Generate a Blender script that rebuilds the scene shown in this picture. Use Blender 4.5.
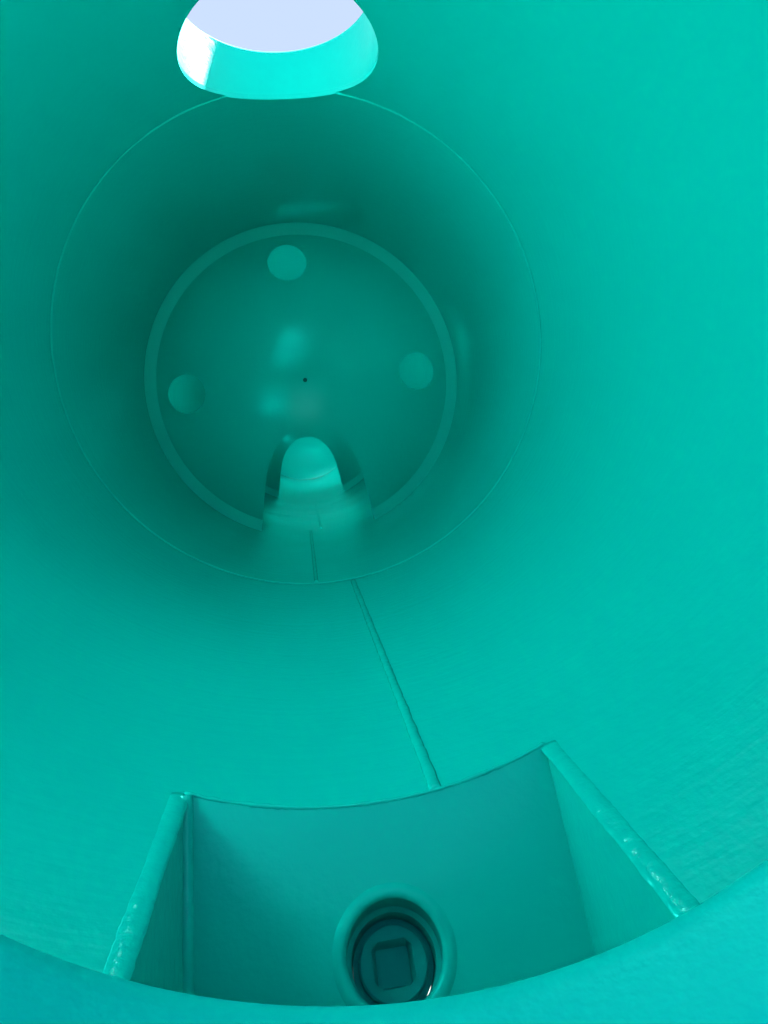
import bpy, bmesh, math, random
from mathutils import Vector, Matrix

# ------------------------------------------------------------------ camera, sky, sun, exposure
for o in list(bpy.data.objects):
    bpy.data.objects.remove(o)
scene = bpy.context.scene
C = scene.collection
U = 0.9                                    # tank radius in metres; lengths below are in tank radii

FPX, PITCH, YAW, ROLL = 663.9, -0.1005, 0.1142, -0.0872
def cam_axis(u, f, v):
    c, s = math.cos(ROLL), math.sin(ROLL)
    u, v = c*u - s*v, s*u + c*v
    c, s = math.cos(PITCH), math.sin(PITCH)
    f, v = c*f - s*v, s*f + c*v
    c, s = math.cos(YAW), math.sin(YAW)
    u, f = c*u + s*f, -s*u + c*f
    return Vector((u, f, v))
cam = bpy.data.cameras.new('camera')
cam.sensor_fit = 'HORIZONTAL'; cam.sensor_width = 36; cam.lens = FPX*36/768
cam.clip_start = 0.01
co = bpy.data.objects.new('camera', cam); C.objects.link(co)
rx, fw, up = cam_axis(1, 0, 0), cam_axis(0, 1, 0), cam_axis(0, 0, 1)
m = Matrix((rx, up, -fw)).transposed().to_4x4()
m.translation = Vector((-0.0627, 0, -0.4361))*U
co.matrix_world = m
scene.camera = co

w = bpy.data.worlds.new('hazy_sky'); scene.world = w; w.use_nodes = True
bg = w.node_tree.nodes['Background']
bg.inputs['Color'].default_value = (0.56, 0.69, 0.98, 1); bg.inputs['Strength'].default_value = 1.1

sun = bpy.data.lights.new('sun', 'SUN'); sun.energy = 102.0; sun.angle = math.radians(3)
sun.color = (1.0, 0.97, 0.93)
so = bpy.data.objects.new('sun', sun); C.objects.link(so)
so.rotation_euler = Vector((-0.8, -0.75, -1.2)).to_track_quat('-Z', 'Y').to_euler()
so.location = (6, 12, 12)

scene.view_settings.view_transform = 'Standard'; scene.view_settings.look = 'None'
scene.view_settings.exposure = 0.0; scene.view_settings.gamma = 1.0
scene.view_settings.use_curve_mapping = False
scene.cycles.max_bounces = 20; scene.cycles.diffuse_bounces = 14; scene.cycles.glossy_bounces = 12

# ------------------------------------------------------------------ materials
PAINT = (0.0, 0.48, 0.435)
def paint(name, col=PAINT, rough=0.33, orange=0.12, wave=0.0, brush=0.0, spec=0.4):
    mt = bpy.data.materials.new(name); mt.use_nodes = True
    nt = mt.node_tree; N = nt.nodes; L = nt.links; b = N['Principled BSDF']
    tc = N.new('ShaderNodeTexCoord')
    n0 = N.new('ShaderNodeTexNoise'); n0.inputs['Scale'].default_value = 2.2; n0.inputs['Detail'].default_value = 4
    L.new(tc.outputs['Object'], n0.inputs['Vector'])
    mx = N.new('ShaderNodeMix'); mx.data_type = 'RGBA'
    mx.inputs['A'].default_value = (*[c*0.97 for c in col], 1); mx.inputs['B'].default_value = (*[min(1, c*1.03) for c in col], 1)
    L.new(n0.outputs['Fac'], mx.inputs['Factor']); L.new(mx.outputs['Result'], b.inputs['Base Color'])
    rr = N.new('ShaderNodeMapRange'); rr.inputs['To Min'].default_value = rough*0.85; rr.inputs['To Max'].default_value = rough*1.2
    L.new(n0.outputs['Fac'], rr.inputs['Value']); L.new(rr.outputs['Result'], b.inputs['Roughness'])
    b.inputs['Specular IOR Level'].default_value = spec
    b.inputs['Specular Tint'].default_value = (0.12, 0.95, 0.93, 1)
    nb = N.new('ShaderNodeTexNoise'); nb.inputs['Scale'].default_value = 55; nb.inputs['Detail'].default_value = 3
    L.new(tc.outputs['Object'], nb.inputs['Vector'])
    bp = N.new('ShaderNodeBump'); bp.inputs['Strength'].default_value = orange; bp.inputs['Distance'].default_value = 0.004
    L.new(nb.outputs['Fac'], bp.inputs['Height'])
    last = bp
    if brush:                                # faint lines round the tank, left by rolling the plate
        mp = N.new('ShaderNodeMapping'); mp.inputs['Scale'].default_value = (1.2, 42, 1.2)
        L.new(tc.outputs['Object'], mp.inputs['Vector'])
        nl = N.new('ShaderNodeTexNoise'); nl.inputs['Scale'].default_value = 1.0; nl.inputs['Detail'].default_value = 3
        L.new(mp.outputs['Vector'], nl.inputs['Vector'])
        b2 = N.new('ShaderNodeBump'); b2.inputs['Strength'].default_value = brush; b2.inputs['Distance'].default_value = 0.004
        L.new(nl.outputs['Fac'], b2.inputs['Height']); L.new(bp.outputs['Normal'], b2.inputs['Normal']); last = b2
    if wave:                                 # shallow dents of the plate
        nw = N.new('ShaderNodeTexNoise'); nw.inputs['Scale'].default_value = 3.0; nw.inputs['Detail'].default_value = 1
        L.new(tc.outputs['Object'], nw.inputs['Vector'])
        b3 = N.new('ShaderNodeBump'); b3.inputs['Strength'].default_value = wave; b3.inputs['Distance'].default_value = 0.02
        L.new(nw.outputs['Fac'], b3.inputs['Height']); L.new(last.outputs['Normal'], b3.inputs['Normal']); last = b3
    L.new(last.outputs['Normal'], b.inputs['Normal'])
    return mt
M_wall = paint('turquoise_tank_paint', rough=0.19, orange=0.16, brush=0.2, wave=0.06, spec=0.6)
M_plate = paint('turquoise_plate_paint', orange=0.22, rough=0.17, spec=0.5)
M_weld = paint('turquoise_weld_paint', rough=0.12, orange=0.5, spec=0.7)
M_neck = paint('turquoise_neck_paint', rough=0.35, orange=0.3)
M_plug = paint('plug_paint_recess_shade', col=(0.0, 0.34, 0.33), rough=0.6, orange=0.3, spec=0.25)  # tank paint darkened, shade of the drain recess put into the colour
M_dot = paint('dark_mark', col=(0.0, 0.06, 0.055), rough=0.6)
def concrete():
    mt = bpy.data.materials.new('grey_asphalt'); mt.use_nodes = True
    nt = mt.node_tree; N = nt.nodes; L = nt.links; b = N['Principled BSDF']
    n0 = N.new('ShaderNodeTexNoise'); n0.inputs['Scale'].default_value = 1.5; n0.inputs['Detail'].default_value = 8
    cr = N.new('ShaderNodeValToRGB')
    cr.color_ramp.elements[0].color = (0.07, 0.07, 0.07, 1); cr.color_ramp.elements[1].color = (0.11, 0.11, 0.105, 1)
    L.new(n0.outputs['Fac'], cr.inputs['Fac']); L.new(cr.outputs['Color'], b.inputs['Base Color'])
    b.inputs['Roughness'].default_value = 0.9
    return mt
M_ground = concrete()

# ------------------------------------------------------------------ helpers
def link(name, me, mat, parent=None):
    o = bpy.data.objects.new(name, me); C.objects.link(o)
    if mat: me.materials.clear(); me.materials.append(mat)
    if parent: o.parent = parent
    return o
def mesh(name, vs, fs, scale=U):
    me = bpy.data.meshes.new(name)
    me.from_pydata([tuple(c*scale for c in v) for v in vs], [], fs); me.update()
    return me
def tag(o, label=None, cat=None, group=None, kind=None):
    if label: o['label'] = label
    if cat: o['category'] = cat
    if group: o['group'] = group
    if kind: o['kind'] = kind
    return o
def empty(name, loc):
    o = bpy.data.objects.new(name, None); o.empty_display_size = 0.1
    o.location = [c*U for c in loc]; C.objects.link(o); bpy.context.view_layer.update(); return o
def keep(o, parent):                         # parent, world position kept (parents are only shifted)
    o.parent = parent; o.location = -Vector(parent.location); return o
def cut(me, cutters):
    """Boolean difference on plain meshes, both in tank coordinates."""
    a = bpy.data.objects.new('cut_a', me); C.objects.link(a)
    tmp = [a]
    for k, cm in enumerate(cutters):
        c = bpy.data.objects.new('cut_b', cm); C.objects.link(c); tmp.append(c)
        md = a.modifiers.new('b%d' % k, 'BOOLEAN'); md.operation = 'DIFFERENCE'; md.solver = 'EXACT'; md.object = c
    bpy.context.view_layer.update()
    dg = bpy.context.evaluated_depsgraph_get()
    out = bpy.data.meshes.new_from_object(a.evaluated_get(dg))
    for t in tmp:
        bpy.data.objects.remove(t)
    return out
def recalc(me):
    bm = bmesh.new(); bm.from_mesh(me); bmesh.ops.recalc_face_normals(bm, faces=bm.faces); bm.to_mesh(me); bm.free(); me.update()
    return me
def smooth_as(me, fn):
    """Shade by the true surface: fn(point, face_normal) gives the normal or None for a flat face."""
    for p in me.polygons: p.use_smooth = True
    ns = [None]*len(me.loops)
    for p in me.polygons:
        fnrm = p.normal.copy()
        for li in p.loop_indices:
            v = me.vertices[me.loops[li].vertex_index].co
            n = fn(v, fnrm)
            ns[li] = n if n is not None else fnrm
    me.normals_split_custom_set([tuple(n) for n in ns])
    return me
def auto_smooth(me, deg=35):
    for p in me.polygons: p.use_smooth = True
    me.set_sharp_from_angle(angle=math.radians(deg)); return me
def revolve_y(profile, seg=192, close=True):
    """closed profile of (r, y) turned round the tank axis"""
    n = len(profile); vs = []; fs = []
    for i in range(seg):
        a = 2*math.pi*i/seg
        vs += [(r*math.cos(a), y, r*math.sin(a)) for r, y in profile]
    for i in range(seg):
        j = (i+1) % seg
        for k in range(n if close else n-1):
            l = (k+1) % n
            fs.append((i*n+k, j*n+k, j*n+l, i*n+l))
    return vs, fs
def cyl_mesh(cx, cy, z0, z1, r, seg=128):
    ry = r*(OVAL if cy == MH[0][1] else 1)
    vs = []
    for z in (z0, z1):
        vs += [(cx+r*math.cos(2*math.pi*i/seg), cy+ry*math.sin(2*math.pi*i/seg), z) for i in range(seg)]
    fs = [tuple(range(seg))[::-1], tuple(range(seg, 2*seg))]
    fs += [(i, (i+1) % seg, seg+(i+1) % seg, seg+i) for i in range(seg)]
    return recalc(mesh('cutter', vs, fs))
def ycyl_mesh(cx, cz, y0, y1, r, seg=64):
    vs = []
    for y in (y0, y1):
        vs += [(cx+r*math.cos(2*math.pi*i/seg), y, cz+r*math.sin(2*math.pi*i/seg)) for i in range(seg)]
    fs = [tuple(range(seg)), tuple(range(seg, 2*seg))[::-1]]
    fs += [(i, (i+1) % seg, seg+(i+1) % seg, seg+i) for i in range(seg)]
    return recalc(mesh('cutter', vs, fs))
def prism_mesh(poly, h0, h1, axis='y'):
    """poly of 2D points extruded; axis y: points are (x,z); axis x: points are (y,z)"""
    n = len(poly); vs = []
    for h in (h0, h1):
        for a, b in poly: vs.append((a, h, b) if axis == 'y' else (h, a, b))
    fs = [tuple(range(n)), tuple(range(n, 2*n))[::-1]] + [(i, (i+1) % n, n+(i+1) % n, n+i) for i in range(n)]
    return recalc(mesh('prism', vs, fs))
def bead(name, pts, r, mat, seed=0, seg=8, flat=1.0, jit=0.3, closed=False):
    """an uneven weld bead: a tube along pts (tank radii) with a wandering radius"""
    rnd = random.Random(seed); n = len(pts); vs = []; fs = []
    P = [Vector(p) for p in pts]; w1 = 0
    for i in range(n):
        t = (P[(i+1) % n]-P[i-1]) if closed else (P[min(i+1, n-1)]-P[max(i-1, 0)])
        t.normalize()
        rad = Vector((P[i].x, 0, P[i].z)); rad.normalize()
        s = t.cross(rad); s.normalize(); nn = s.cross(t)
        w1 = 0.6*w1 + 0.4*rnd.uniform(-1, 1)
        rr = r*(1+jit*w1*1.6)
        sh = s*r*jit*rnd.uniform(-.5, .5)
        for k in range(seg):
            a = 2*math.pi*k/seg
            vs.append(tuple(P[i] + sh + s*rr*math.cos(a) + nn*rr*flat*math.sin(a)))
    for i in range(n if closed else n-1):
        j = (i+1) % n
        for k in range(seg):
            l = (k+1) % seg
            fs.append((i*seg+k, j*seg+k, j*seg+l, i*seg+l))
    if not closed:
        fs += [tuple(range(seg))[::-1], tuple(range((n-1)*seg, n*seg))]
    me = recalc(mesh(name, vs, fs))
    for p in me.polygons: p.use_smooth = True
    return me

# ------------------------------------------------------------------ the tank (setting)
Y0, Y1, YB, YE = 0.45, 2.796, 4.358, 13.6        # entrance plate, girth seam, first baffle, far end
YB2 = 7.55
R1, R2, RO = 1.0, 0.995, 1.014
MH = [(-0.0042, 2.505, 0.3485), (0.47, 6.5, 0.43), (0.0, 11.2, 0.55), (0.0, 12.7, 0.55),
      (-0.2, 1.59, 0.455)]  # only the first is in view; the rest are added openings that let light in
ZT = 1.181
OVAL = 1.06                                      # the first manhole is a little longer than wide
XL, XR = -0.298, 0.290                           # sump sides
SA, SB = 1.655, 0.655                            # sump back wall: y = SA + SB*z
SZ, SF = -1.42, 0.53                             # sump bottom and front

def shell(name, y0, y1, r, cutters):
    ny = max(2, int((y1-y0)/0.12)); seg = 256
    prof = [(r, y0+(y1-y0)*k/ny) for k in range(ny+1)] + [(RO, y1), (RO, y0)]
    vs, fs = revolve_y(prof, seg)
    me = recalc(mesh(name, vs, fs))
    me = cut(me, cutters)
    def nf(v, fn):
        rad = Vector((v.x, 0, v.z)).normalized(); d = fn.dot(rad)
        return -rad if d < -0.95 else (rad if d > 0.95 else None)
    return smooth_as(me, nf)
sump_cut = prism_mesh([(SF-0.006, -0.8), (SA-0.8*SB+0.007, -0.8), (SA+SZ*SB+0.007, SZ), (SF-0.006, SZ)], XL-0.006, XR+0.006, 'x')
wn = link('wall_near', shell('wall_near', Y0, Y1, R1, [cyl_mesh(a, b, 0.5, 1.4, c) for a, b, c in (MH[0], MH[4])] + [sump_cut]), M_wall)
tag(wn, 'glossy turquoise painted curved wall of the first tank section', kind='structure')
wf = link('wall_far', shell('wall_far', Y1, YE, R2, [cyl_mesh(a, b, 0.5, 1.4, c) for a, b, c in MH[:4]]), M_wall)
tag(wf, 'dark turquoise curved tank wall running on behind the round seam', kind='structure')

# far dished end
RC = 2.0
def dish(r): return math.sqrt(RC*RC-r*r)-math.sqrt(RC*RC-1)
prof = [(0.995*k/24+1e-4, YE+dish(0.995*k/24)) for k in range(25)]
prof = prof + [(r, y+0.014) for r, y in reversed(prof)]
vs, fs = revolve_y(prof, 128)
we = link('wall_back', auto_smooth(recalc(mesh('wall_back', vs, fs))), M_plate)
tag(we, 'bright turquoise dished end of the tank seen through the arches', kind='structure')

# entrance end plate with its round opening
HX, HZ, HR = 0.015, -0.3348, 0.5108
vs, fs = revolve_y([(1e-4, Y0), (RO, Y0), (RO, Y0-0.014), (1e-4, Y0-0.014)], 160)
pm = cut(recalc(mesh('wall_front', vs, fs)), [ycyl_mesh(HX, HZ, 0.2, 0.8, HR+0.012, 160)])
wp = link('wall_front', auto_smooth(pm), M_plate)
tag(wp, 'turquoise end plate round the entrance opening', kind='structure')

# seams on the walls
N = 420
gp = [((R2+0.001)*math.cos(2*math.pi*i/N), Y1, (R2+0.001)*math.sin(2*math.pi*i/N)) for i in range(N)]
gap = math.sqrt(MH[0][2]**2-((Y1-MH[0][1])/OVAL)**2)+0.004       # the seam stops at the manhole
gp = [p for p in gp[N//4:]+gp[:N//4] if not (p[2] > 0 and abs(p[0]-MH[0][0]) < gap)]
o = link('girth_weld', bead('girth_weld', gp, 0.0039, M_weld, 3, jit=0.2), M_weld, wn)
tag(o, 'thin pale weld line round the tank')
def axial(ang, y0, y1, r, n):
    return [(r*math.sin(ang), y0+(y1-y0)*i/(n-1), -r*math.cos(ang)) for i in range(n)]
yb = SA+SB*-0.995
o = link('floor_weld', bead('floor_weld', axial(0.098, yb+0.004, Y1-0.02, 1.0, 150), 0.0105, M_weld, 5, flat=0.5, jit=0.10), M_weld, wn)
tag(o, 'ridge of weld along the tank floor')
o = link('floor_weld', bead('floor_weld', axial(-0.056, Y1+0.01, YB+0.3, R2, 60), 0.009, M_weld, 6, flat=0.7, jit=0.15), M_weld, wf)
o = link('floor_weld', bead('floor_weld', axial(0.02, YB+0.4, YE-0.1, R2, 90), 0.008, M_weld, 7, flat=0.6, jit=0.2), M_weld, wf)

# ground outside
gv = [(-40, -40, -1.75), (40, -40, -1.75), (40, 45, -1.75), (-40, 45, -1.75)]
g = link('ground', mesh('ground', gv, [(0, 1, 2, 3)]), M_ground)
tag(g, 'grey asphalt yard under the tank', kind='structure')

# ------------------------------------------------------------------ manhole collars on the roof
def collar_mesh(cx, cy, r, rin, seg=144):
    """inner tube wall; foot follows the shell, top is level"""
    vs = []; fs = []; ring = []
    def foot(x): return math.sqrt(max(0, rin*rin - x*x))
    t = 0.03
    for i in range(seg):
        a = 2*math.pi*i/seg; c, s = math.cos(a), math.sin(a)
        if cy == MH[0][1]: s *= OVAL
        xi, xo = cx+r*c, cx+(r+t)*c
        zi = foot(xi)+0.002; zo = foot(xo)+0.021
        col = []
        for k in range(9): col.append((xi, cy+r*s, zi+(ZT-0.006-zi)*k/8))
        col += [(cx+(r+0.006)*c, cy+(r+0.006)*s, ZT), (cx+(r+t-0.006)*c, cy+(r+t-0.006)*s, ZT),
                (xo, cy+(r+t)*s, ZT-0.006), (xo, cy+(r+t)*s, zo)]
        ring.append(col)
    n = len(ring[0])
    for col in ring: vs += col
    for i in range(seg):
        j = (i+1) % seg
        for k in range(n):
            l = (k+1) % n
            fs.append((i*n+k, j*n+k, j*n+l, i*n+l))
    return auto_smooth(recalc(mesh('collar', vs, fs)), 40)
MH_LABEL = ['bright cyan manhole collar open to the sky in front of the round seam',
            'unseen manhole collar added for light in the tank roof between the two baffle plates',
            'unseen manhole collar added for light in the roof well beyond the farther baffle plate',
            'unseen manhole collar added for light in the roof close to the dished far end',
            'unseen manhole collar added for light in the roof between the entrance opening and the bright cyan one']
for k, (a, b, r) in enumerate(MH):
    rin = R1 if k in (0, 4) else R2
    e = empty('manhole_collar', (a, b, 1.0))
    tag(e, MH_LABEL[k], 'manhole')
    ring = keep(link('collar_wall', collar_mesh(a, b, r+0.0015, rin), M_neck), e)
    wp_ = [(a+(r+0.034)*math.cos(t), b+(r+0.034)*math.sin(t)*(OVAL if k == 0 else 1), math.sqrt(RO*RO-(a+(r+0.034)*math.cos(t))**2)+0.004) for t in [2*math.pi*i/160 for i in range(160)]]
    keep(link('outer_weld', bead('outer_weld', wp_, 0.011, M_weld, 20+k, closed=True), M_weld), e)

# ------------------------------------------------------------------ baffle plates
RB, BD = 0.925, 2.2
def dome(r): return math.sqrt(BD*BD-r*r)-math.sqrt(BD*BD-RB*RB)
half = [(-0.275, 0.0), (-0.285, 0.07), (-0.31, 0.13), (-0.36, 0.187), (-0.42, 0.236), (-0.5, 0.277), (-0.6, 0.307), (-0.7, 0.328),
        (-0.8, 0.347), (-0.9, 0.367), (-1.1, 0.405)]
arch = [(w_, z_) for z_, w_ in half] + [(-w_, z_) for z_, w_ in reversed(half[1:])]
HOLES = [(-0.04, 0.737), (-0.733, -0.019), (0.716, 0.016)]
def baffle():
    prof = [(RB*k/40+1e-4, -dome(RB*k/40)) for k in range(41)]
    prof += [(r, y+0.006) for r, y in reversed(prof)]
    vs, fs = revolve_y(prof, 192)
    me = recalc(mesh('plate', vs, fs))
    cs = [ycyl_mesh(x, z, -0.6, 0.3, 0.119) for x, z in HOLES] + [prism_mesh(arch, -0.6, 0.3)]
    me = cut(me, cs)
    def nf(v, fn):
        c = Vector((0, (BD-dome(0))*U, 0)); n = (v-c).normalized(); d = fn.dot(n)
        return n if d > 0.97 else (-n if d < -0.97 else None)
    me = smooth_as(me, nf)
    vs, fs = revolve_y([(RB-0.004, 0.002), (R2-0.001, -0.014), (R2-0.001, 0.03), (RB-0.004, 0.016)], 192)
    rim = cut(recalc(mesh('rim', vs, fs)), [prism_mesh(arch, -0.6, 0.3)])
    return me, auto_smooth(rim)
pm_, rm_ = baffle()
vs, fs = revolve_y([(1e-4, -0.003), (0.010, -0.003), (0.013, 0.0), (0.013, 0.004), (1e-4, 0.004)], 20)
dot = auto_smooth(recalc(mesh('centre_mark', vs, fs)))
for k, (yy, lab) in enumerate(((YB, 'domed turquoise baffle plate with three round holes and an arched cut-out'),
                               (YB2, 'farther shaded baffle plate seen through the arched cut-out of the nearer one'))):
    e = empty('baffle_plate', (0, yy, -0.995))
    tag(e, lab, 'baffle', 'baffle plates across the tank')
    for nm, mm, mat, y in (('dished_plate', pm_, M_plate, 0), ('rim_band', rm_, M_plate, 0), ('centre_mark', dot, M_dot, -dome(0))):
        c = link(nm, mm, mat); c.parent = e; c.location = (0, y*U, 0.995*U)

# ------------------------------------------------------------------ drain sump
e = empty('drain_sump', (0, 0.75, SZ)); sump = e
tag(e, 'square drain sump let into the tank floor with a sloping back wall', 'sump')
def cz_at(x, r=1.0): return -math.sqrt(r*r-x*x)
nrm = Vector((0, -1, SB)).normalized()           # back wall normal, towards the camera and up
slope = Vector((0, SB, 1)).normalized()          # up the back wall
HC = Vector((-0.001, SA+SB*-1.168, -1.168))        # drain centre
def slab(poly3, th_vec, name):
    n = len(poly3); vs = [tuple(p) for p in poly3] + [tuple(Vector(p)+th_vec) for p in poly3]
    fs = [tuple(range(n)), tuple(range(n, 2*n))[::-1]] + [(i, (i+1) % n, n+(i+1) % n, n+i) for i in range(n)]
    return recalc(mesh(name, vs, fs))
nx = 40
top = []
for i in range(nx+1):
    x = XL+(XR-XL)*i/nx; z = cz_at(x); top.append((x, SA+SB*z, z))
poly = top + [(XR, SA+SB*SZ, SZ), (XL, SA+SB*SZ, SZ)]
bw = slab(poly, Vector((0, 0.014, 0)), 'back_wall')
def tube_along(c, ax, prof, seg=64, close=True):
    """profile of (radius, distance along ax) turned round a line"""
    ax = ax.normalized(); sx = Vector((1, 0, 0)); sy = ax.cross(sx).normalized(); n = len(prof); vs = []; fs = []
    for i in range(seg):
        a = 2*math.pi*i/seg
        for r, h in prof: vs.append(tuple(c + ax*h + (sx*math.cos(a)+sy*math.sin(a))*r))
    for i in range(seg):
        j = (i+1) % seg
        for k in range(n if close else n-1):
            l = (k+1) % n; fs.append((i*n+k, j*n+k, j*n+l, i*n+l))
    return vs, fs
RH = 0.073
DA = Vector((0, -math.cos(math.radians(49)), math.sin(math.radians(49))))     # the bore is drilled steeper than the wall
vs, fs = tube_along(HC, DA, [(1e-5, -0.2), (RH, -0.2), (RH, 0.2), (1e-5, 0.2)])
bw = cut(bw, [recalc(mesh('c', vs, fs))])
keep(link('back_wall', auto_smooth(bw, 20), M_plate), e)
for x, dx in ((XL, -0.012), (XR, 0.012)):
    z = cz_at(x)
    p = [(x, SF, z), (x, SA+SB*z, z), (x, SA+SB*SZ, SZ), (x, SF, SZ)]
    keep(link('side_wall', slab(p, Vector((dx, 0, 0)), 'side_wall'), M_plate), e)
fr = []
for i in range(21):
    x = XL+(XR-XL)*i/20; fr.append((x, SF, cz_at(x)))
keep(link('front_wall', slab(fr+[(XR, SF, SZ), (XL, SF, SZ)], Vector((0, -0.012, 0)), 'front_wall'), M_plate), e)
keep(link('bottom_plate', slab([(XL, SF, SZ), (XR, SF, SZ), (XR, SA+SB*SZ, SZ), (XL, SA+SB*SZ, SZ)], Vector((0, 0, -0.012)), 'bottom_plate'), M_plate), e)
# beads along the mouth of the sump and up its corners
pts = [(XL+(XR-XL)*i/110, 0, 0) for i in range(111)]
pts = [tuple(Vector((x, SA+SB*cz_at(x)+0.0035, cz_at(x, 0.9990)))) for x, _, _ in pts]
keep(link('edge_weld', bead('edge_weld', pts, 0.0036, M_weld, 11, jit=0.4), M_weld), e)
for x, s, sd in ((XL, -1, 12), (XR, 1, 13)):
    xx = x+s*0.008; z = cz_at(xx)
    pts = [(xx, SF+(SA+SB*z-SF)*i/60, z-0.003) for i in range(61)]
    keep(link('side_weld', bead('side_weld', pts, 0.017, M_weld, sd, flat=0.30, jit=0.06, seg=16), M_weld), e)
    pts = []
    for i in range(40):
        zz = cz_at(x)+(SZ-cz_at(x))*i/39; pts.append((x-s*0.003, SA+SB*zz-0.003, zz))
    if s < 0: keep(link('corner_weld', bead('corner_weld', pts, 0.011, M_weld, sd+5, jit=0.04, seg=12), M_weld), e)
# coupling: flared lip, stepped bore
lip = [(RH-0.003, -0.004), (RH-0.001, 0.002), (RH+0.004, 0.004), (RH+0.012, 0.003), (RH+0.02, -0.001), (RH+0.01, -0.006)]
vs, fs = tube_along(HC, nrm, lip, 72)
lipm = recalc(mesh('drain_lip', vs, fs))
keep(link('drain_lip', auto_smooth(lipm, 60), M_plate), e)
bore = [(RH-0.001, 0.0), (RH-0.002, -0.042), (RH-0.009, -0.046), (RH-0.010, -0.13), (RH+0.01, -0.13), (RH+0.01, -0.013)]
vs, fs = tube_along(HC, DA, bore, 72)
for i in range(0, len(vs), len(bore)):           # the mouth lies in the wall
    for k, d in ((0, -0.003), (5, -0.011)):
        p = Vector(vs[i+k]); vs[i+k] = tuple(p + DA*((d-(p-HC).dot(nrm))/DA.dot(nrm)))
keep(link('drain_bore', auto_smooth(recalc(mesh('drain_bore', vs, fs)), 30), M_plug), e)
# ------------------------------------------------------------------ drain plug with square socket
pe = empty('drain_plug', tuple(HC - DA*0.13))
tag(pe, 'dark round drain plug with a square socket, screwed into the sump wall', 'plug')
RP = RH-0.011
body = [(0.037, -0.066), (RP-0.012, -0.066), (RP-0.009, -0.069), (RP-0.008, -0.080), (RP, -0.082), (RP, -0.128), (0.037, -0.128)]
vs, fs = tube_along(HC, DA, body, 64)
keep(link('plug_body', auto_smooth(recalc(mesh('plug_body', vs, fs)), 30), M_plug), pe)
def sq(h, half_, n=64, rnd_=0.0):
    sx = Vector((1, 0, 0)); sy = DA.cross(sx).normalized(); out = []
    for i in range(n):
        a = 2*math.pi*(i+0.5)/n; c, s = math.cos(a), math.sin(a)
        if rnd_: k = rnd_
        else: k = half_/max(abs(c), abs(s)); k = min(k, half_*1.32)
        out.append(tuple(HC + DA*h + sx*k*c + sy*k*s))
    return out
loops = [sq(-0.066, 0, rnd_=0.037), sq(-0.066, 0.0315), sq(-0.070, 0.029), sq(-0.098, 0.026)]
vs = sum(loops, []); fs = []
for k in range(3):
    for i in range(64): j = (i+1) % 64; fs.append((k*64+i, k*64+j, (k+1)*64+j, (k+1)*64+i))
fs.append(tuple(range(192, 256)))
keep(link('square_socket', auto_smooth(recalc(mesh('square_socket', vs, fs)), 30), M_plug), pe)

# ------------------------------------------------------------------ entrance collar
ec = empty('entrance_collar', (HX, 0.36, HZ-HR))
tag(ec, 'broad cyan collar of the entrance opening curving across the foreground', 'collar')
prof = [(HR+0.001, Y0-0.002)]
prof = [(HR+0.004, Y0+0.003), (HR, Y0-0.002)] + [(HR, Y0-0.002-0.10*k/6) for k in range(1, 7)] + [(HR+0.004, Y0-0.108), (HR+0.03, Y0-0.108), (HR+0.03, Y0-0.016), (HR+0.002, Y0-0.016)]
vs, fs = revolve_y(prof, 200)
vs = [(x+HX, y, z+HZ) for x, y, z in vs]
keep(link('collar_wall', auto_smooth(recalc(mesh('collar_wall', vs, fs)), 40), M_neck), ec)
